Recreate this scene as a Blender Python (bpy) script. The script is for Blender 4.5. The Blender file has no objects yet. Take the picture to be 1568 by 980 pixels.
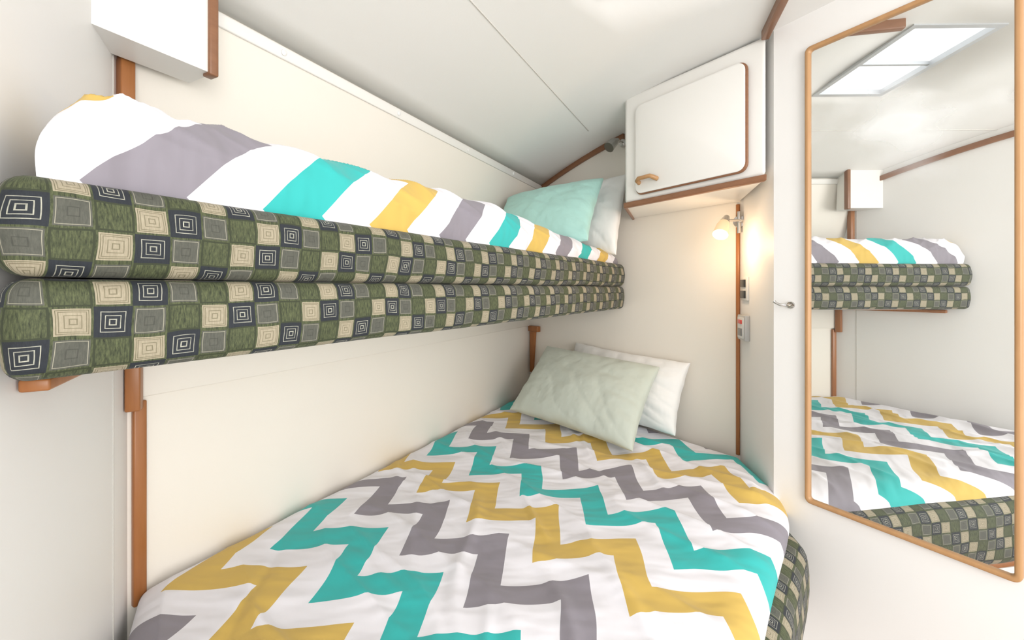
import bpy, bmesh, math
from mathutils import Vector, noise
C=1.35
scene=bpy.context.scene
col=scene.collection
# ---------------------------------------------------------------- helpers
def link(o,parent=None):
    col.objects.link(o)
    if parent: o.parent=parent
    return o
def empty(name):
    e=bpy.data.objects.new(name,None); e.empty_display_size=.05; return link(e)
def mesh_obj(name,verts,faces,mat=None,parent=None,smooth=False,uvs=None):
    me=bpy.data.meshes.new(name)
    me.from_pydata([tuple(v) for v in verts],[],faces)
    if uvs:
        l=me.uv_layers.new(name='UVMap')
        for i,lp in enumerate(me.loops): l.data[i].uv=uvs[lp.vertex_index]
    if smooth:
        for p in me.polygons: p.use_smooth=True
    me.update()
    o=bpy.data.objects.new(name,me)
    if mat: me.materials.append(mat)
    return link(o,parent)
def fixn(o):
    bm=bmesh.new(); bm.from_mesh(o.data); bmesh.ops.recalc_face_normals(bm,faces=bm.faces); bm.to_mesh(o.data); bm.free(); return o
def bevel(o,w,seg=3):
    m=o.modifiers.new('bevel','BEVEL'); m.width=w; m.segments=seg; m.limit_method='ANGLE'; m.angle_limit=math.radians(40)
    for p in o.data.polygons: p.use_smooth=True
    return o
def prism(name,poly,z0,z1,mat,parent=None,bev=0):
    n=len(poly)
    v=[(x,y,z0+C) for x,y in poly]+[(x,y,z1+C) for x,y in poly]
    f=[tuple(range(n))[::-1],tuple(range(n,2*n))]+[(i,(i+1)%n,n+(i+1)%n,n+i) for i in range(n)]
    o=fixn(mesh_obj(name,v,f,mat,parent))
    if bev: bevel(o,bev)
    return o
def wall(name,p0,p1,z0,z1,mat,out,th=.03):
    ox,oy=out[0]*th,out[1]*th
    return prism(name,[p0,p1,(p1[0]+ox,p1[1]+oy),(p0[0]+ox,p0[1]+oy)],z0,z1,mat)
class Loc:
    def __init__(s,o,x,n):
        l=math.hypot(*x); s.o=o; s.x=(x[0]/l,x[1]/l); l=math.hypot(*n); s.n=(n[0]/l,n[1]/l)
    def __call__(s,a,b,c): return (s.o[0]+s.x[0]*a+s.n[0]*c, s.o[1]+s.x[1]*a+s.n[1]*c, b+C)
def boxL(name,L,a0,a1,b0,b1,c0,c1,mat,parent=None,bev=0):
    v=[L(a,b,c) for a in (a0,a1) for b in (b0,b1) for c in (c0,c1)]
    f=[(0,1,3,2),(4,6,7,5),(0,4,5,1),(2,3,7,6),(0,2,6,4),(1,5,7,3)]
    o=fixn(mesh_obj(name,v,f,mat,parent))
    if bev: bevel(o,bev,2)
    return o
def rrect(a0,a1,b0,b1,r,k=6):
    pts=[]
    for cx,cy,t0 in ((a1-r,b1-r,0),(a0+r,b1-r,90),(a0+r,b0+r,180),(a1-r,b0+r,270)):
        for i in range(k+1):
            t=math.radians(t0+90*i/k); pts.append((cx+r*math.cos(t),cy+r*math.sin(t)))
    return pts
def panelL(name,L,pts,c0,c1,mat,parent=None,bev=0):
    n=len(pts)
    v=[L(a,b,c0) for a,b in pts]+[L(a,b,c1) for a,b in pts]
    f=[tuple(range(n))[::-1],tuple(range(n,2*n))]+[(i,(i+1)%n,n+(i+1)%n,n+i) for i in range(n)]
    o=fixn(mesh_obj(name,v,f,mat,parent))
    if bev: bevel(o,bev,2)
    return o
def ringL(name,L,po,pi,c0,c1,mat,parent=None,bev=0):
    n=len(po)
    v=[L(a,b,c0) for a,b in po]+[L(a,b,c1) for a,b in po]+[L(a,b,c0) for a,b in pi]+[L(a,b,c1) for a,b in pi]
    f=[]
    for i in range(n):
        j=(i+1)%n
        f+=[(i,j,n+j,n+i),(2*n+i,3*n+i,3*n+j,2*n+j),(n+i,n+j,3*n+j,3*n+i),(i,2*n+i,2*n+j,j)]
    o=fixn(mesh_obj(name,v,f,mat,parent))
    if bev: bevel(o,bev,2)
    return o
def tube(name,pts,rads,mat,parent=None,n=20,cap=True):
    pts=[Vector(p)+Vector((0,0,C)) for p in pts]
    v=[];f=[]
    for i,p in enumerate(pts):
        d=(pts[min(i+1,len(pts)-1)]-pts[max(i-1,0)]).normalized()
        up=Vector((0,0,1)) if abs(d.z)<.9 else Vector((1,0,0))
        a=d.cross(up).normalized(); b=d.cross(a)
        for k in range(n):
            t=2*math.pi*k/n; v.append(p+(a*math.cos(t)+b*math.sin(t))*rads[i])
    for i in range(len(pts)-1):
        for k in range(n):
            f.append((i*n+k,i*n+(k+1)%n,(i+1)*n+(k+1)%n,(i+1)*n+k))
    if cap: f+=[tuple(range(n)),tuple(range((len(pts)-1)*n,len(pts)*n))]
    o=fixn(mesh_obj(name,v,f,mat,parent,smooth=True))
    m=o.modifiers.new('e','EDGE_SPLIT'); m.split_angle=math.radians(50)
    return o
def sweep(name,pts,n,w,h,mat,parent=None,bev=.003):
    v=[];f=[]
    for x,y,z in pts:
        for c,d in ((0,0),(w,0),(w,-h),(0,-h)): v.append((x+n[0]*c,y+n[1]*c,z+d+C))
    for i in range(len(pts)-1):
        for k in range(4): f.append((i*4+k,i*4+(k+1)%4,i*4+4+(k+1)%4,i*4+4+k))
    f+=[(0,1,2,3),tuple(range(len(v)-4,len(v)))]
    o=fixn(mesh_obj(name,v,f,mat,parent))
    if bev: bevel(o,bev,2)
    return o
# ---------------------------------------------------------------- materials
def newmat(name):
    m=bpy.data.materials.new(name); m.use_nodes=True
    return m,m.node_tree,m.node_tree.nodes['Principled BSDF']
def M(nt,op,*a):
    nd=nt.nodes.new('ShaderNodeMath'); nd.operation=op
    for i,x in enumerate(a):
        if isinstance(x,(int,float)): nd.inputs[i].default_value=x
        else: nt.links.new(x,nd.inputs[i])
    return nd.outputs[0]
def MIX(nt,f,a,b):
    nd=nt.nodes.new('ShaderNodeMix'); nd.data_type='RGBA'
    for i,x in ((0,f),(6,a),(7,b)):
        if isinstance(x,(int,float)): nd.inputs[i].default_value=x
        elif isinstance(x,tuple): nd.inputs[i].default_value=(*x,1)
        else: nt.links.new(x,nd.inputs[i])
    return nd.outputs[2]
def NOISE(nt,vec,scale,detail=2,rough=.5):
    nd=nt.nodes.new('ShaderNodeTexNoise'); nd.inputs['Scale'].default_value=scale; nd.inputs['Detail'].default_value=detail; nd.inputs['Roughness'].default_value=rough
    if vec is not None: nt.links.new(vec,nd.inputs['Vector'])
    return nd.outputs['Fac']
def MAP(nt,vec,scale,rot=(0,0,0)):
    nd=nt.nodes.new('ShaderNodeMapping'); nd.inputs['Scale'].default_value=scale; nd.inputs['Rotation'].default_value=rot
    nt.links.new(vec,nd.inputs['Vector']); return nd.outputs[0]
def BUMP(nt,h,bs,strength,dist):
    b=nt.nodes.new('ShaderNodeBump'); b.inputs['Strength'].default_value=strength; b.inputs['Distance'].default_value=dist
    nt.links.new(h,b.inputs['Height']); nt.links.new(b.outputs[0],bs.inputs['Normal'])
def TC(nt,k='Object'): return nt.nodes.new('ShaderNodeTexCoord').outputs[k]
def paint(name,c,rough=.5,var=.03):
    m,nt,bs=newmat(name); t=TC(nt)
    n=NOISE(nt,t,2.5,3)
    c2=tuple(x*(1-var) for x in c)
    nt.links.new(MIX(nt,n,c,c2),bs.inputs['Base Color']); bs.inputs['Roughness'].default_value=rough
    BUMP(nt,NOISE(nt,t,180,2),bs,.06,.002)
    return m
def plain(name,c,rough=.4,metal=0):
    m,nt,bs=newmat(name); t=TC(nt)
    nt.links.new(MIX(nt,NOISE(nt,t,30,2),c,tuple(x*.9 for x in c)),bs.inputs['Base Color'])
    bs.inputs['Roughness'].default_value=rough; bs.inputs['Metallic'].default_value=metal
    return m
def wood(name,c1,c2,scale=(60,60,6)):
    m,nt,bs=newmat(name); t=TC(nt)
    n=NOISE(nt,MAP(nt,t,scale),1.2,5,.6)
    nt.links.new(MIX(nt,n,c1,c2),bs.inputs['Base Color']); bs.inputs['Roughness'].default_value=.35
    BUMP(nt,n,bs,.1,.002)
    return m
cream=paint('cream_wall_paint',(.875,.83,.755))
white=paint('white_wall_paint',(.88,.87,.855))
ceilm=paint('ceiling_vinyl',(.885,.88,.86),.6)
cabm=paint('cabinet_white_laminate',(.88,.865,.83),.35)
floorm=wood('floor_teak',(.30,.16,.07),(.22,.11,.05),(6,60,60))
teak=wood('teak_trim',(.42,.17,.055),(.28,.10,.03))
teakh=wood('teak_trim_flat',(.32,.15,.075),(.20,.09,.045),(20,20,60))
oak=wood('oak_frame',(.54,.31,.14),(.40,.21,.09),(40,40,8))
chrome=plain('brushed_chrome',(.62,.60,.58),.22,1)
black=plain('black_plastic',(.02,.02,.02),.35)
plast=plain('white_plastic',(.75,.75,.73),.3)
redm=plain('red_plastic',(.7,.04,.03),.3)
alu=plain('aluminium_frame',(.6,.62,.64),.4,.3)
seamm=plain('seam_shadow_grey',(.66,.64,.60),.6)
def cloth(name,c,bs_scale=6,st=.35):
    m,nt,bs=newmat(name); t=TC(nt)
    nt.links.new(MIX(nt,NOISE(nt,t,7,3),c,tuple(x*.95 for x in c)),bs.inputs['Base Color'])
    bs.inputs['Roughness'].default_value=.85; bs.inputs['Sheen Weight'].default_value=.15
    BUMP(nt,NOISE(nt,MAP(nt,t,(1,1,.45),(.3,.5,0)),bs_scale,3,.5),bs,st,.03)
    return m
sage=cloth('sage_cotton',(.57,.62,.55),9,.5)
mint=cloth('mint_cotton',(.42,.70,.64),9,.5)
whitec=cloth('white_cotton',(.88,.88,.87),9,.5)
def chevron(name,warp,bstr,amp):
    m,nt,bs=newmat(name)
    uv=nt.nodes.new('ShaderNodeUVMap'); uv.uv_map='UVMap'
    sp=nt.nodes.new('ShaderNodeSeparateXYZ'); nt.links.new(uv.outputs[0],sp.inputs[0])
    w1=M(nt,'MULTIPLY',M(nt,'SUBTRACT',NOISE(nt,uv.outputs[0],4,1),.5),warp)
    w2=M(nt,'MULTIPLY',M(nt,'SUBTRACT',NOISE(nt,MAP(nt,uv.outputs[0],(1,1.3,1),(0,0,.7)),4,1),.5),warp)
    p=M(nt,'ADD',sp.outputs[0],w1); q=M(nt,'ADD',sp.outputs[1],w2)
    a=M(nt,'FRACT',M(nt,'DIVIDE',M(nt,'ADD',p,.79+24.5),.245))
    d=M(nt,'MINIMUM',a,M(nt,'SUBTRACT',1.0,a))
    tri=M(nt,'MULTIPLY',M(nt,'SUBTRACT',.25,d),amp)
    w=M(nt,'ADD',M(nt,'DIVIDE',M(nt,'SUBTRACT',M(nt,'SUBTRACT',q,tri),.86),.205),.25+30)
    on=M(nt,'LESS_THAN',M(nt,'FRACT',w),.5)
    idx=M(nt,'FLOORED_MODULO',M(nt,'FLOOR',w),3.0)
    c=MIX(nt,M(nt,'COMPARE',idx,1.0,.2),(.63,.43,.10),(.03,.45,.43))
    c=MIX(nt,M(nt,'COMPARE',idx,2.0,.2),c,(.26,.24,.275))
    c=MIX(nt,on,(.82,.81,.86),c)
    nt.links.new(c,bs.inputs['Base Color']); bs.inputs['Roughness'].default_value=.8; bs.inputs['Sheen Weight'].default_value=.1
    t=TC(nt)
    n1=NOISE(nt,MAP(nt,t,(1,2.6,1),(0,0,.8)),5,2,.45)
    BUMP(nt,n1,bs,bstr,.035)
    return m
chev=chevron('chevron_duvet_cotton',.03,.5,.285)
chev2=chevron('chevron_duvet_cotton_rumpled',.03,.6,.245)
def plaid():
    m,nt,bs=newmat('geometric_chenille_upholstery')
    uv=nt.nodes.new('ShaderNodeUVMap'); uv.uv_map='UVMap'
    sp=nt.nodes.new('ShaderNodeSeparateXYZ'); nt.links.new(uv.outputs[0],sp.inputs[0])
    T=.0358
    wob=M(nt,'MULTIPLY',M(nt,'SUBTRACT',NOISE(nt,uv.outputs[0],14,1),.5),.25)
    u=M(nt,'ADD',M(nt,'ADD',M(nt,'DIVIDE',sp.outputs[0],T),400.0),wob); v=M(nt,'ADD',M(nt,'ADD',M(nt,'DIVIDE',sp.outputs[1],T),40.15),wob)
    cu=M(nt,'FLOOR',u); cv=M(nt,'FLOOR',v)
    fx=M(nt,'ABSOLUTE',M(nt,'SUBTRACT',M(nt,'FRACT',u),.5)); fy=M(nt,'ABSOLUTE',M(nt,'SUBTRACT',M(nt,'FRACT',v),.5))
    r=M(nt,'MAXIMUM',fx,fy)
    t=M(nt,'FLOORED_MODULO',M(nt,'ADD',M(nt,'ADD',cu,M(nt,'MULTIPLY',cv,2.0)),M(nt,'FLOOR',M(nt,'DIVIDE',cv,2.0))),4.0)
    def ring(a,b): return M(nt,'MULTIPLY',M(nt,'GREATER_THAN',r,a),M(nt,'LESS_THAN',r,b))
    r1=M(nt,'ADD',ring(.07,.105),M(nt,'ADD',ring(.19,.215),ring(.31,.335)))
    r2=ring(.37,.39)
    edge=M(nt,'GREATER_THAN',r,.435)
    st=NOISE(nt,MAP(nt,uv.outputs[0],(500,90,1)),1,3,.7)
    ln=NOISE(nt,MAP(nt,uv.outputs[0],(60,60,1)),1,3,.7)
    st2=M(nt,'MULTIPLY',M(nt,'SUBTRACT',st,.28),2.2)
    green=MIX(nt,st2,(.008,.013,.005),(.115,.135,.058))
    creamc=MIX(nt,st,(.22,.19,.125),(.47,.415,.305))
    dark=MIX(nt,st,(.005,.008,.012),(.022,.028,.038))
    grey=MIX(nt,st,(.035,.04,.032),(.13,.13,.105))
    cB=MIX(nt,M(nt,'MULTIPLY',r1,.7),creamc,(.12,.105,.055)); cB=MIX(nt,r2,cB,(.14,.125,.07))
    cC=MIX(nt,M(nt,'MULTIPLY',r1,ln),dark,(.70,.69,.56))
    cD=MIX(nt,M(nt,'MULTIPLY',r2,.8),grey,(.38,.36,.28)); cD=MIX(nt,M(nt,'MULTIPLY',ring(.12,.15),.5),cD,(.03,.03,.025))
    green2=MIX(nt,edge,green,(.03,.038,.016))
    c=MIX(nt,M(nt,'COMPARE',t,1.0,.2),green2,MIX(nt,edge,cB,green))
    c=MIX(nt,M(nt,'COMPARE',t,2.0,.2),c,cC)
    c=MIX(nt,M(nt,'COMPARE',t,3.0,.2),c,MIX(nt,edge,cD,green))
    nt.links.new(c,bs.inputs['Base Color']); bs.inputs['Roughness'].default_value=.75; bs.inputs['Sheen Weight'].default_value=.05
    BUMP(nt,st,bs,.3,.002)
    return m
pl=plaid()
# ---------------------------------------------------------------- cabin shell
K0=(-.83,.93); K1=(.115,2.783); K2=(.905,1.708); K3=(.821,1.352)
h=(.454,.891); m_=(.891,-.454); R0=(.187,2.685)
def SU(s,u): return (R0[0]+h[0]*s+m_[0]*u, R0[1]+h[1]*s+m_[1]*u)
def cz(u):
    u=min(max(u,0),1.0); return .639+.34*u-.17*u*u
def uof(x,y): return (x-R0[0])*m_[0]+(y-R0[1])*m_[1]
prof=[(-.109,-C),(-.109,.15),(0,.639),(0,.70),(-.14,.70),(-.14,-C)]
v=[];n=len(prof)
for s in (-2.15,.14):
    for u,z in prof:
        x,y=SU(s,u); v.append((x,y,z+C))
f=[tuple(range(n)),tuple(range(n,2*n))]+[(i,(i+1)%n,n+(i+1)%n,n+i) for i in range(n)]
fixn(mesh_obj('wall_hull',v,f,cream))
lw=(.500,-.866); lin=(.866,.500)
LW0=(K0[0]-lw[0]*.03,K0[1]-lw[1]*.03)
wall('wall_left',LW0,(K0[0]+lw[0]*1.5,K0[1]+lw[1]*1.5),-C,.84,white,(-lin[0],-lin[1]))
far_dir=(.592,-.806)
wall('wall_far',(K1[0]-far_dir[0]*.05,K1[1]-far_dir[1]*.05),K2,-C,.84,cream,(.806,.592))
wall('wall_corner',K2,K3,-C,.84,white,(.973,-.23),.03)
rd=(.515,-.857); rn=(-.857,-.515)
wall('wall_right',K3,(K3[0]+rd[0]*1.6,K3[1]+rd[1]*1.6),-C,.84,white,(.857,.515))
prism('floor',[(-1.2,-.6),(1.9,-.6),(1.9,3.0),(-1.2,3.0)],-C-.04,-C,floorm)
us=[0,.08,.16,.24,.32,.40,.48,.56,.65,.74,.85,.96,1.07,1.18,1.3,1.5,1.75,2.0]
ss=[-3.0,-2.6,-2.2,-1.9,-1.59,-1.33,-1.1,-.8,-.5,-.2,.14]
v=[];f=[]
for s in ss:
    for u in us:
        x,y=SU(s,u); v.append((x,y,cz(u)+C))
nu=len(us)
for i in range(len(ss)-1):
    for j in range(nu-1):
        if ss[i]==-1.59 and .74<=us[j]<1.18: continue
        f.append((i*nu+j,i*nu+j+1,(i+1)*nu+j+1,(i+1)*nu+j))
ce=fixn(mesh_obj('ceiling',v,f,ceilm,smooth=True))
md=ce.modifiers.new('solid','SOLIDIFY'); md.thickness=.012; md.offset=1 if ce.data.polygons[0].normal.z>0 else -1
hw=empty('window_1')
def hatch_ring(name,a,b,c0,c1,mat):
    def P(s,u,z): x,y=SU(s,u); return (x,y,z+C)
    po=[(-1.59-a,.74-a),(-1.33+a,.74-a),(-1.33+a,1.18+a),(-1.59-a,1.18+a)]
    pi=[(-1.59+b,.74+b),(-1.33-b,.74+b),(-1.33-b,1.18-b),(-1.59+b,1.18-b)]
    v=[P(s,u,cz(u)+c0) for s,u in po]+[P(s,u,cz(u)+c1) for s,u in po]+[P(s,u,cz(u)+c0) for s,u in pi]+[P(s,u,cz(u)+c1) for s,u in pi]
    f=[]
    for i in range(4):
        j=(i+1)%4
        f+=[(i,j,4+j,4+i),(8+i,12+i,12+j,8+j),(4+i,4+j,12+j,12+i),(i,8+i,8+j,j)]
    return fixn(mesh_obj(name,v,f,mat,hw))
hatch_ring('hatch_frame',.012,.006,-.004,.015,alu)
x0,y0=SU(-1.33,.95); x1,y1=SU(-1.59,.95)
L=Loc((x0,y0),(x1-x0,y1-y0),m_)
boxL('crossbar',L,0,.26,cz(.95)-.002,cz(.95)+.01,-.006,.006,alu,hw)
gm,nt,bs=newmat('hatch_glass')
nt.nodes.remove(bs)
tr=nt.nodes.new('ShaderNodeBsdfTransparent'); gl=nt.nodes.new('ShaderNodeBsdfGlossy'); gl.inputs['Roughness'].default_value=.05
mx=nt.nodes.new('ShaderNodeMixShader'); mx.inputs[0].default_value=.06
nt.links.new(tr.outputs[0],mx.inputs[1]); nt.links.new(gl.outputs[0],mx.inputs[2]); nt.links.new(mx.outputs[0],nt.nodes['Material Output'].inputs[0])
pts=[SU(-1.585,.745),SU(-1.335,.745),SU(-1.335,1.175),SU(-1.585,1.175)]
mesh_obj('glass_pane',[(x,y,cz(uof(x,y))+.012+C) for x,y in pts],[(0,1,2,3)],gm,hw)
def su_strip(name,s0,s1,u,dz,w,hh,mat,parent=None):
    x0,y0=SU(s0,u); x1,y1=SU(s1,u)
    return sweep(name,[(x0,y0,cz(u)+dz),(x1,y1,cz(u)+dz)],m_,w,hh,mat,parent,.0008)
su_strip('trim_1',-2.6,-.10-.37,.44,.002,.004,.0035,seamm)
mo=empty('trim_2')
v=[];
for s in (-2.05,.03):
    for u,z in ((.0,.637),(.007,.634),(-.0005,.606),(-.0078,.606)):
        x,y=SU(s,u); v.append((x,y,z+C))
o=fixn(mesh_obj('moulding_strip',v,[(0,1,2,3),(4,5,6,7),(0,1,5,4),(1,2,6,5),(2,3,7,6),(3,0,4,7)],cabm,mo)); bevel(o,.002,2)
for k,s in enumerate((-1.74,-1.3,-.85,-.4)):
    x,y=SU(s,.003); tube('screw_cap_%d'%(k+1),[(x,y,.621),(x+m_[0]*.003,y+m_[1]*.003,.620),(x+m_[0]*.005,y+m_[1]*.005,.620)],[.008,.008,.004],white,mo,12)
x0,y0=SU(-2.02,-.109); x1,y1=SU(.03,-.109)
sweep('trim_3',[(x0,y0,-.12),(x1,y1,-.12)],m_,.012,.118,cream,None,.003)
Lh=Loc(K0,h,m_)
boxL('trim_4',Lh,.006,.03,-.69,-.245,0,.014,teak,None,.003)
L2=Loc(SU(-2.07,-.02),h,m_)
boxL('trim_5',L2,.0,.024,.24,.47,-.03,.0,teak,None,.003)
boxL('trim_6',Loc(K2,(-far_dir[0],-far_dir[1]),(-.806,-.592)),.0,.014,-.66,.335,0,.010,teak,None,.003)
pts=[]
for i in range(13):
    t=.655*(1-i/12)
    x=.568-.592*t; y=2.167+.806*t
    pts.append((x,y,cz(uof(x,y))+.002))
sweep('trim_7',pts,(-.806,-.592),.016,.030,teakh)
a=(.806,1.352); b=(.70,1.00)
sweep('trim_8',[(a[0],a[1],cz(1.1)+.002),(b[0],b[1],cz(1.1)+.002)],(-.96,.28),.022,.03,teakh)
boxL('trim_9',Loc(K0,lw,lin),.10,.104,-C+.01,.6,0,.0012,seamm)
pts=[]
for i in range(12):
    t=.06+1.3*i/11
    x=K0[0]+lw[0]*t; y=K0[1]+lw[1]*t
    pts.append((x,y,cz(uof(x,y))-.03))
sweep('trim_10',pts,lin,.016,.028,teakh)
# ---------------------------------------------------------------- cushions
def round_poly(poly,r,k=7,step=.03):
    n=len(poly); A=sum(poly[i][0]*poly[(i+1)%n][1]-poly[(i+1)%n][0]*poly[i][1] for i in range(n))
    if A<0: poly=poly[::-1]
    out=[]
    for i in range(n):
        p=Vector(poly[i]); a=(Vector(poly[i-1])-p); b=(Vector(poly[(i+1)%n])-p)
        ang=a.angle(b); t=min(r/math.tan(ang/2),a.length*.45,b.length*.45); rr=t*math.tan(ang/2)
        pa=p+a.normalized()*t; pb=p+b.normalized()*t
        c=p+(a.normalized()+b.normalized()).normalized()*(rr/math.sin(ang/2))
        va=pa-c; tot=math.pi-ang
        sgn=1 if (va.x*(pb-c).y-va.y*(pb-c).x)>0 else -1
        for j in range(k+1):
            th=sgn*tot*j/k; out.append(c+Vector((va.x*math.cos(th)-va.y*math.sin(th),va.x*math.sin(th)+va.y*math.cos(th))))
    res=[]
    for i in range(len(out)):
        p=out[i]; q=out[(i+1)%len(out)]; l=(q-p).length
        ns=max(1,int(l/step))
        for j in range(ns): res.append(p.lerp(q,j/ns))
    return res
def cushion(name,poly,z0,z1,R,mat,parent=None,rc=.06,seed=0,voff=0,uoff=0,wob=.004,bulge=.004):
    P=round_poly(poly,rc); n=len(P)
    nor=[]
    for i in range(n):
        t=(P[(i+1)%n]-P[i-1]).normalized(); nor.append(Vector((t.y,-t.x)))
    arc=[uoff]
    for i in range(n): arc.append(arc[-1]+(P[(i+1)%n]-P[i]).length)
    pr=[]
    for j in range(7):
        th=-math.pi/2+math.pi/2*j/6; pr.append((R*(1-math.cos(th)),z0+R+R*math.sin(th)))
    H=z1-z0-2*R
    for j in range(1,6): pr.append((-bulge*math.sin(math.pi*j/6),z0+R+H*j/6))
    for j in range(7):
        th=math.pi/2*j/6; pr.append((R*(1-math.cos(th)),z1-R+R*math.sin(th)))
    va=[0]
    for j in range(1,len(pr)): va.append(va[-1]+math.hypot(pr[j][0]-pr[j-1][0],pr[j][1]-pr[j-1][1]))
    v=[];uv=[];f=[]
    m=len(pr)
    for j in range(m):
        for i in range(n+1):
            p=P[i%n]; nn=nor[i%n]; ins,z=pr[j]
            w=wob*noise.noise(Vector((p.x*7,p.y*7,z*9+seed)))
            q=p-nn*(ins-w)
            v.append((q.x,q.y,z+C+.35*wob*noise.noise(Vector((p.x*5,p.y*5,seed+3))))); uv.append((arc[i],va[j]+voff))
    N=n+1
    for j in range(m-1):
        for i in range(n): f.append((j*N+i,j*N+i+1,(j+1)*N+i+1,(j+1)*N+i))
    for j,flip in ((0,True),(m-1,False)):
        base=len(v)
        for i in range(n): v.append(v[j*N+i]); uv.append((v[j*N+i][0],v[j*N+i][1]))
        idx=list(range(base,base+n)); f.append(tuple(idx[::-1] if flip else idx))
    return mesh_obj(name,v,f,mat,parent,smooth=True,uvs=uv)
up=[(-.527,.421),(.562,2.152),(.135,2.705),(-.785,.925)]
cushion('mattress',up,.0125,.122,.022,pl,seed=1,voff=.0,uoff=.012,rc=.026,wob=.006)
cushion('mattress',up,-.100,.0115,.022,pl,seed=5,voff=.045,uoff=.012,rc=.026,wob=.006)
bb=empty('bunk_bed_base')
upb=[(-.605,.60),(.40,2.18),(.135,2.69),(-.77,.925)]
prism('platform_board',upb,-.108,-.1015,cabm,bb,.002)
boxL('wood_cleat',Loc(K0,lw,lin),.04,.487,-.124,-.1085,.002,.03,teak,bb,.003)
boxL('wood_block',Loc(K0,lw,lin),.005,.035,-.26,-.126,.002,.028,teak,bb,.003)
Lf=Loc(K1,far_dir,(-.806,-.592))
boxL('far_cleat',Lf,.02,.11,-.27,-.235,.002,.03,teak,bb,.003)
v=[Lf(a,b,c) for c in (.002,.02) for a,b in ((.025,-.27),(.07,-.27),(.045,-.53),(.025,-.53))]
o=fixn(mesh_obj('corner_brace',v,[(0,1,2,3),(4,5,6,7),(0,1,5,4),(1,2,6,5),(2,3,7,6),(3,0,4,7)],teak,bb))
low=[(-.80,.94),(.108,2.735),(.878,1.69),(.845,1.43),(.80,1.17),(-.16,-.04)]
cushion('mattress',low,-.91,-.688,.05,pl,rc=.07,seed=9,wob=.006)
lbb=empty('lower_berth_base')
lowb=[(-.80,.95),(.108,2.74),(.87,1.69),(.75,1.18),(-.17,.0)]
prism('berth_panel',lowb,-C,-.935,cabm,lbb)
prism('berth_top_board',[(x*.999,y) for x,y in lowb],-.935,-.912,teak,lbb,.004)
# ---------------------------------------------------------------- duvets
def lerp(a,b,t): return a+(b-a)*t
def polyline(pts):
    V=[Vector(p) for p in pts]; L=[0]
    for i in range(1,len(V)): L.append(L[-1]+(V[i]-V[i-1]).length)
    def f(t):
        d=t*L[-1]
        for i in range(1,len(V)):
            if d<=L[i] or i==len(V)-1:
                k=(d-L[i-1])/(L[i]-L[i-1]); return V[i-1].lerp(V[i],k)
    return f
def smooth_curve(pts,it=3):
    P=[Vector(p) for p in pts]
    for _ in range(it):
        Q=[P[0]]
        for i in range(len(P)-1):
            Q.append(P[i].lerp(P[i+1],.25)); Q.append(P[i].lerp(P[i+1],.75))
        Q.append(P[-1]); P=Q
    return polyline(P)
def edge_map(t,k=.55):
    return lerp(t,.5-.5*math.cos(math.pi*t),k)
import random
random.seed(4)
creases=[]
for k in range(38):
    cx=random.uniform(-.55,.75); cy=random.uniform(.35,2.2)
    an=math.radians(random.choice((-55,-40,-62,-75,70,100,-20))+random.uniform(-12,12)); ln=random.uniform(.12,.42)
    creases.append((cx,cy,math.cos(an),math.sin(an),ln,random.uniform(.009,.016),random.uniform(.004,.009)*random.choice((1,1,-.7))))
def crease(x,y):
    z=0
    for cx,cy,dx,dy,ln,w,hh in creases:
        a=(x-cx)*dx+(y-cy)*dy; b=-(x-cx)*dy+(y-cy)*dx
        b+=.025*math.sin(a*9)
        if abs(a)<ln and abs(b)<w*4:
            z+=hh*math.exp(-(b/w)**2)*(1-(a/ln)**2)
    return z
back=polyline([(-.812,.935),(.105,2.745)])
front=smooth_curve([(-.175,-.02),(.467-.10,.81-.137),(.60,.985),(.775,1.20),(.845,1.32),(.862,1.45),(.885,1.668)])
NA,NB=260,340
v=[];uv=[];f=[]
for j in range(NB+1):
    b=edge_map(j/NB)
    P0=back(b); P1=front(b)
    for i in range(NA+1):
        a=edge_map(i/NA)
        p=P0.lerp(P1,a)
        wdt=(P1-P0).length
        d=min(a*wdt,(1-a)*wdt,b*2.0,(1-b)*1.35)
        r=.08; T=.052
        k=min(d/r,1); hgt=T*math.sqrt(max(0,1-(1-k)**2))
        big=noise.noise(Vector((p.x*2.2,p.y*2.2,3)))*.018
        c1=(p.x+p.y)*.707; c2=(p.x-p.y)*.707
        fol=(1-abs(noise.noise(Vector((c1*7,c2*2.2,1.7)))))**5*.013
        fe=max(0,1-(1-a)*wdt/.30)
        fol+=fe*.010*noise.noise(Vector((b*26,a*3,6)))
        e=min(d/.10,1)
        z=-.690+hgt+(big+fol+crease(p.x,p.y))*e+.005*noise.noise(Vector((p.x*9,p.y*9,0)))*e
        z=max(z,-.690+hgt*.6)
        v.append((p.x,p.y,z+C))
        uv.append(((p.x-p.y)/math.sqrt(2),(p.x+p.y)/math.sqrt(2)))
for j in range(NB):
    for i in range(NA):
        q=j*(NA+1)+i; f.append((q,q+1,q+NA+2,q+NA+1))
o=fixn(mesh_obj('duvet',v,f,chev,smooth=True,uvs=uv))
if o.data.polygons[len(o.data.polygons)//2].normal.z<0: o.data.flip_normals()
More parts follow.
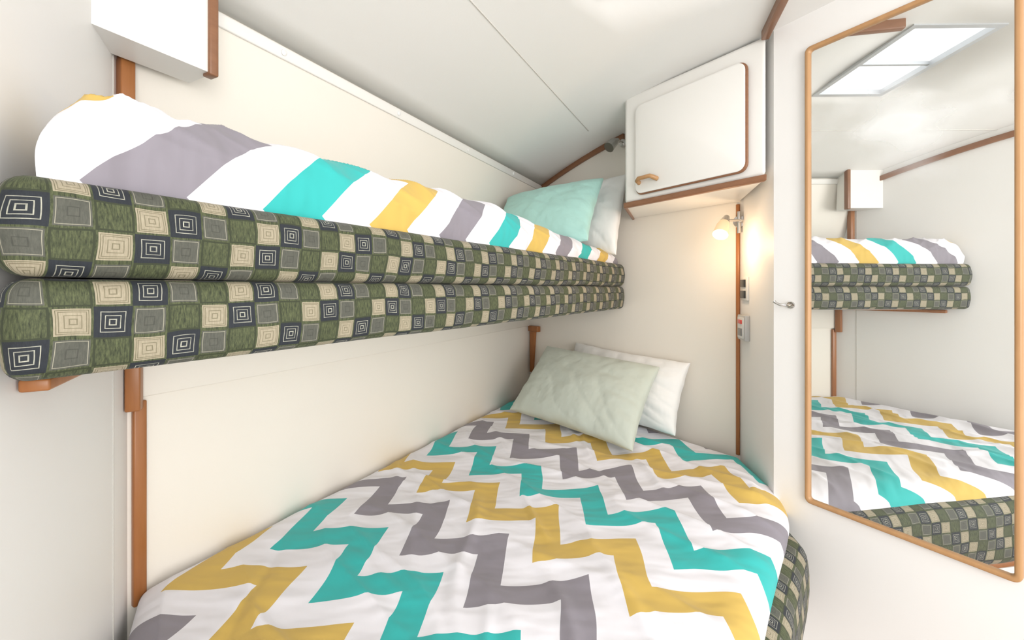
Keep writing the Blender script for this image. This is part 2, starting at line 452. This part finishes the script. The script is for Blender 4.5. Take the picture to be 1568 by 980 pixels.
# upper duvet
fr=polyline([(-.516,.463),(.535,2.13)]); bk=polyline([(-.765,.90),(.05,2.50)])
NA,NB=130,440
v=[];uv=[];f=[]
Ltot=1.97
for j in range(NB+1):
    b=edge_map(j/NB,.35)
    P0=fr(b); P1=bk(b); l=b*Ltot
    if l<.85: T=.130
    elif l<1.25: T=lerp(.130,.105,(l-.85)/.4)
    else: T=lerp(.105,.050,(l-1.25)/.72)
    arc=0; prev=None
    for i in range(NA+1):
        a=i/NA; a=a*a*.75+a*.25
        wdt=(P1-P0).length
        p=P0.lerp(P1,a)
        nd=(P1-P0).normalized()
        d=min(a*wdt,(1-a)*wdt*1.2)
        k=min(d/.07,1); hh=(1-(1-k)**2.2)**.45 if k<1 else 1
        de=min(l+.004,(Ltot-l)*.6)
        ke=min(max(de,0)/.045,1); he=math.sqrt(max(0,1-(1-ke)**2))
        w=.014*noise.noise(Vector((l*3,a*2,8)))+.005*noise.noise(Vector((l*9,a*5,2)))
        w+=(1-abs(noise.noise(Vector((l*5+a*5,a*3,5)))))**8*.010
        z=.121+(T+w-.03*a)*hh*he
        out=0
        if l<.24:
            g=(1-l/.24)
            rg=(1-abs(noise.noise(Vector((l*16,a*3+z*2,21)))))**4
            z+=hh*he*g*(-.004+.020*noise.noise(Vector((l*20,a*5,1)))+.016*rg)
            out=g*(.018*noise.noise(Vector((l*40,z*7,6)))+.016*(1-abs(noise.noise(Vector((l*30,z*6,12)))))**4)*hh
        sb=math.sin(math.pi*min(1,hh))*.012*he
        out+=sb+.006*noise.noise(Vector((l*11,z*9,3)))*he
        out+=.006*(1-abs(noise.noise(Vector((l*7+z*16,z*9,31)))))**7*he
        p=p-nd*out*(1-a)**3
        p=p+nd*(.012+.008*noise.noise(Vector((l*6,0,4))))*(1-a)**3
        pos=Vector((p.x,p.y,z))
        if prev is not None: arc+=(pos-prev).length
        prev=pos
        v.append((p.x,p.y,z+C)); uv.append((arc*.92-.79-.005,.86+.560-l*1.0))
for j in range(NB):
    for i in range(NA):
        q=j*(NA+1)+i; f.append((q,q+1,q+NA+2,q+NA+1))
o=fixn(mesh_obj('duvet',v,f,chev2,smooth=True,uvs=uv))
if o.data.polygons[len(o.data.polygons)//2].normal.z<0: o.data.flip_normals()
# ---------------------------------------------------------------- pillows
def pillow(name,bl,br,tr,tl,th,mat,seed=0,n=80,cr=1.0):
    bl,br,tr,tl=[Vector(p) for p in (bl,br,tr,tl)]
    nrm=(br-bl).cross(tl-bl).normalized()
    v=[];f=[];N=n+1
    for side in (1,-1):
        for j in range(N):
            for i in range(N):
                x=math.sin((i/n*2-1)*math.pi/2); y=math.sin((j/n*2-1)*math.pi/2)
                px=x*(1-.05*(1-y*y)+.010*noise.noise(Vector((y*4,seed,x)))); py=y*(1-.06*(1-x*x)+.018*noise.noise(Vector((x*4,seed+7,y))))
                s=(px+1)/2; t=(py+1)/2
                P=(bl*(1-s)+br*s)*(1-t)+(tl*(1-s)+tr*s)*t
                k=max(0,(1-x*x)*(1-y*y))
                pf=(k**.42)
                w=noise.noise(Vector((x*1.6+seed,y*1.6,side)))*.14+noise.noise(Vector((x*4,y*4+seed,side)))*.04
                w-= .09*cr*(1-abs(noise.noise(Vector(((x+y)*1.6+seed,(x-y)*.6,3)))))**9
                rim_=max(abs(x),abs(y)); ang=math.atan2(y,x)
                w+=.10*max(0,rim_-.45)*noise.noise(Vector((ang*6,seed,side*3)))*2
                P=P+nrm*side*(th/2*pf*(1+w)+.002)
                v.append((P.x,P.y,P.z+C))
    for sd in (0,1):
        o_=sd*N*N
        for j in range(n):
            for i in range(n):
                q=o_+j*N+i; f.append((q,q+1,q+N+1,q+N))
    rim=[i for i in range(N)]+[j*N+n for j in range(1,N)]+[n*N+i for i in range(n-1,-1,-1)]+[j*N for j in range(n-1,0,-1)]
    for k in range(len(rim)):
        a=rim[k];b=rim[(k+1)%len(rim)]; f.append((a,b,b+N*N,a+N*N))
    return fixn(mesh_obj(name,v,f,mat,smooth=True))
pillow('pillow',(-.01,2.12,-.595),(.455,1.63,-.615),(.645,1.885,-.345),(.195,2.36,-.315),.16,sage,1)
pillow('pillow',(.25,2.30,-.62),(.675,1.785,-.61),(.765,1.85,-.320),(.36,2.40,-.300),.15,whitec,5)
pillow('pillow',(-.10,2.02,.215),(.305,1.74,.195),(.437,2.06,.525),(-.02,2.27,.475),.15,mint,9)
pillow('pillow',(.10,2.38,.22),(.475,1.97,.155),(.562,2.09,.555),(.20,2.52,.55),.14,whitec,13)
# ---------------------------------------------------------------- far cabinet
cab=empty('overhead_cabinet')
FL=(.475,1.812);FR=(.796,1.354)
prism('cabinet_body',[FL,(.60,2.12),(.90,1.706),(.803,1.36)],.357,.802,cabm,cab,.014)
Lc=Loc(FL,(.321,-.458),(-.819,-.574))
prism('base_trim',[(FL[0]-.008,FL[1]-.006),(.593,2.125),(.602,2.12),(.485,1.82),(.800,1.366),(.795,1.345)],.338,.359,teakh,cab,.003)
prism('base_panel',[(.48,1.82),(.60,2.12),(.90,1.706),(.80,1.37)],.346,.357,cabm,cab)
panelL('door_edge',Lc,rrect(.063,.509,.378,.740,.030),.001,.010,teakh,cab,.002)
panelL('door_panel',Lc,rrect(.066,.503,.383,.738,.028),.010,.016,cabm,cab,.002)
hd=[Lc(.085,.425,.015),Lc(.090,.430,.034),Lc(.10,.436,.040),Lc(.155,.436,.040),Lc(.165,.430,.034),Lc(.17,.425,.015)]
tube('door_handle',[(x,y,z-C) for x,y,z in hd],[.009,.009,.008,.008,.009,.009],oak,cab,14)
lk=empty('overhead_cabinet')
v=[]
for s in (-2.17,-1.955):
    for u,z in ((.08,.665),(.08,.452),(-.01,.452),(0,.64)):
        x,y=SU(s,u); v.append((x,y,z+C))
fixn(mesh_obj('locker_body',v,[(0,1,2,3),(4,5,6,7),(0,1,5,4),(1,2,6,5),(2,3,7,6),(3,0,4,7)],cabm,lk))
Ll=Loc(SU(-1.955,.08),h,m_)
boxL('end_trim',Ll,-.010,.008,.446,.668,-.02,.008,teakh,lk,.003)
# ---------------------------------------------------------------- mirror
mir=empty('wall_mirror')
Lm=Loc((.868,1.270),rd,rn)
Wm=.418
ringL('mirror_frame',Lm,rrect(0,Wm,-.625,.705,.016),rrect(.012,Wm-.012,-.613,.693,.008),-.012,.014,oak,mir,.004)
mm,nt,bs=newmat('mirror_glass')
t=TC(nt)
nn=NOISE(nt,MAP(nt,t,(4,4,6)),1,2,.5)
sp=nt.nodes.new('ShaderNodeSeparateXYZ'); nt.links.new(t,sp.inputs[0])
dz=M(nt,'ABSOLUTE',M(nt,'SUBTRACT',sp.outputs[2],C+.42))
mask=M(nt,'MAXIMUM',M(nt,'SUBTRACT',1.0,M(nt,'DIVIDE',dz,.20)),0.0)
sm=M(nt,'MULTIPLY',M(nt,'MAXIMUM',M(nt,'MULTIPLY',M(nt,'SUBTRACT',nn,.46),3.0),0.0),mask)  # noisy white patches: smudges, plus a hazy reflection painted into the glass
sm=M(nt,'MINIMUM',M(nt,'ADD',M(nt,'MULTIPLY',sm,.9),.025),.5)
nt.nodes.remove(bs)
g=nt.nodes.new('ShaderNodeBsdfGlossy'); g.inputs['Roughness'].default_value=.004; g.inputs['Color'].default_value=(.87,.88,.86,1)
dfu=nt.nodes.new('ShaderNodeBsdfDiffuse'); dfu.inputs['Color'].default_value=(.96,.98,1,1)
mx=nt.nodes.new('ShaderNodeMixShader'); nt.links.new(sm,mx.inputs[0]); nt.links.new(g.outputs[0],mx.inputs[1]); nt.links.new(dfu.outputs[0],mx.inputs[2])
nt.links.new(mx.outputs[0],nt.nodes['Material Output'].inputs[0])
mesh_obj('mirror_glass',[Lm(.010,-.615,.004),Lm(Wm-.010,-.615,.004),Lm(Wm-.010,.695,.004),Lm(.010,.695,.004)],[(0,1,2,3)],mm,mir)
# ---------------------------------------------------------------- lamps
rl=empty('reading_lamp')
em,nt,bs=newmat('frosted_lamp_glass'); bs.inputs['Base Color'].default_value=(.8,.62,.42,1); bs.inputs['Emission Color'].default_value=(1,.60,.28,1); bs.inputs['Emission Strength'].default_value=.35; bs.inputs['Roughness'].default_value=.25
hot,nt,bs=newmat('lamp_bulb_glow'); bs.inputs['Emission Color'].default_value=(1,.85,.6,1); bs.inputs['Emission Strength'].default_value=6
tube('mount_plate',[(.893,1.690,.262),(.885,1.680,.262)],[.024,.022],chrome,rl)
tube('post',[(.887,1.683,.262),(.875,1.655,.262)],[.006,.006],chrome,rl)
tube('swivel_arm',[(.885,1.66,.262),(.86,1.65,.262),(.80,1.625,.258)],[.005,.005,.005],chrome,rl,12)
tube('mount_bar',[(.882,1.675,.30),(.882,1.675,.215)],[.007,.007],chrome,rl,12)
tube('lamp_socket',[(.812,1.63,.272),(.800,1.620,.254),(.793,1.612,.244)],[.010,.016,.019],chrome,rl)
tube('glass_shade',[(.793,1.612,.244),(.784,1.602,.232),(.770,1.586,.212),(.762,1.577,.198)],[.019,.023,.025,.027],em,rl)
tube('bulb_face',[(.7625,1.5775,.1985),(.760,1.575,.194)],[.017,.012],hot,rl)
pd=bpy.data.lights.new('lamp_bulb','POINT'); pd.energy=1.5; pd.color=(1,.68,.40); pd.shadow_soft_size=.02
po=bpy.data.objects.new('lamp_bulb',pd); po.location=(.76,1.59,.155+C); link(po,rl)
r2=empty('reading_lamp')
tube('mount_plate',[(.558,2.155,.725),(.548,2.140,.725)],[.020,.018],chrome,r2)
tube('arm',[(.55,2.142,.725),(.52,2.11,.722),(.50,2.10,.712)],[.006,.006,.006],chrome,r2,12)
tube('lamp_head',[(.515,2.105,.725),(.49,2.085,.705),(.465,2.07,.678)],[.012,.022,.026],chrome,r2)
# ---------------------------------------------------------------- small fittings
Lr=Loc(K2,(-.084,-.356),(-.973,.23))
sw=empty('light_switch')
boxL('plate',Lr,.03,.115,-.045,.045,0,.008,plast,sw,.002)
boxL('rocker_1',Lr,.045,.10,.006,.034,.008,.013,black,sw,.001)
boxL('rocker_2',Lr,.045,.10,-.036,-.008,.008,.013,black,sw,.001)
cp=empty('control_panel')
boxL('housing',Lr,.03,.125,-.195,-.100,0,.018,plain('grey_plastic',(.5,.5,.49),.3),cp,.003)
boxL('face',Lr,.04,.115,-.187,-.108,.018,.021,plast,cp,.001)
boxL('red_indicator',Lr,.055,.10,-.133,-.118,.021,.024,redm,cp,.001)
boxL('button',Lr,.055,.10,-.178,-.150,.021,.024,plain('dark_grey_plastic',(.2,.2,.2),.3),cp,.001)
hk=empty('door_hook')
Lk=Loc((.843,1.315),rd,rn)
def lk3(a,b,c): x,y,z=Lk(a,b,c); return (x,y,z-C)
tube('rose',[lk3(0.008,-.05,.0),lk3(.008,-.05,.006)],[.011,.010],chrome,hk)
tube('hook_bar',[lk3(.008,-.05,.004),lk3(.006,-.05,.022),lk3(-.006,-.049,.034),lk3(-.018,-.044,.034),lk3(-.024,-.038,.036)],[.004,.004,.004,.0035,.005],chrome,hk,12)
tube('hook_keeper',[lk3(.006,-.05,.022),lk3(.02,-.053,.028),lk3(.028,-.048,.03)],[.004,.003,.004],chrome,hk,12)
# ---------------------------------------------------------------- lights / world / camera
w=bpy.data.worlds.new('World'); scene.world=w; w.use_nodes=True
bg=w.node_tree.nodes['Background']; bg.inputs[0].default_value=(.96,.975,1,1); bg.inputs[1].default_value=1.95
def area(name,loc,target,size,energy,color=(1,1,1)):
    d=bpy.data.lights.new(name,'AREA'); d.energy=energy; d.size=size; d.color=color
    o=bpy.data.objects.new(name,d); o.location=loc
    o.rotation_euler=(Vector(target)-Vector(loc)).to_track_quat('-Z','Y').to_euler(); link(o); return o
area('fill_light',(.95,-1.15,C+.15),(.1,1.8,C+.1),1.1,33,(1,.965,.91))  # soft fill added behind the camera to brighten the cabin
cam=bpy.data.cameras.new('camera'); co=bpy.data.objects.new('camera',cam); link(co)
co.location=(0,0,C); co.rotation_euler=(math.radians(90),0,0)
cam.sensor_width=36; cam.lens=36*660/1568; cam.shift_y=-48/1568; cam.clip_start=.02
scene.camera=co
scene.view_settings.view_transform='Standard'
scene.view_settings.look='None'
scene.view_settings.exposure=0
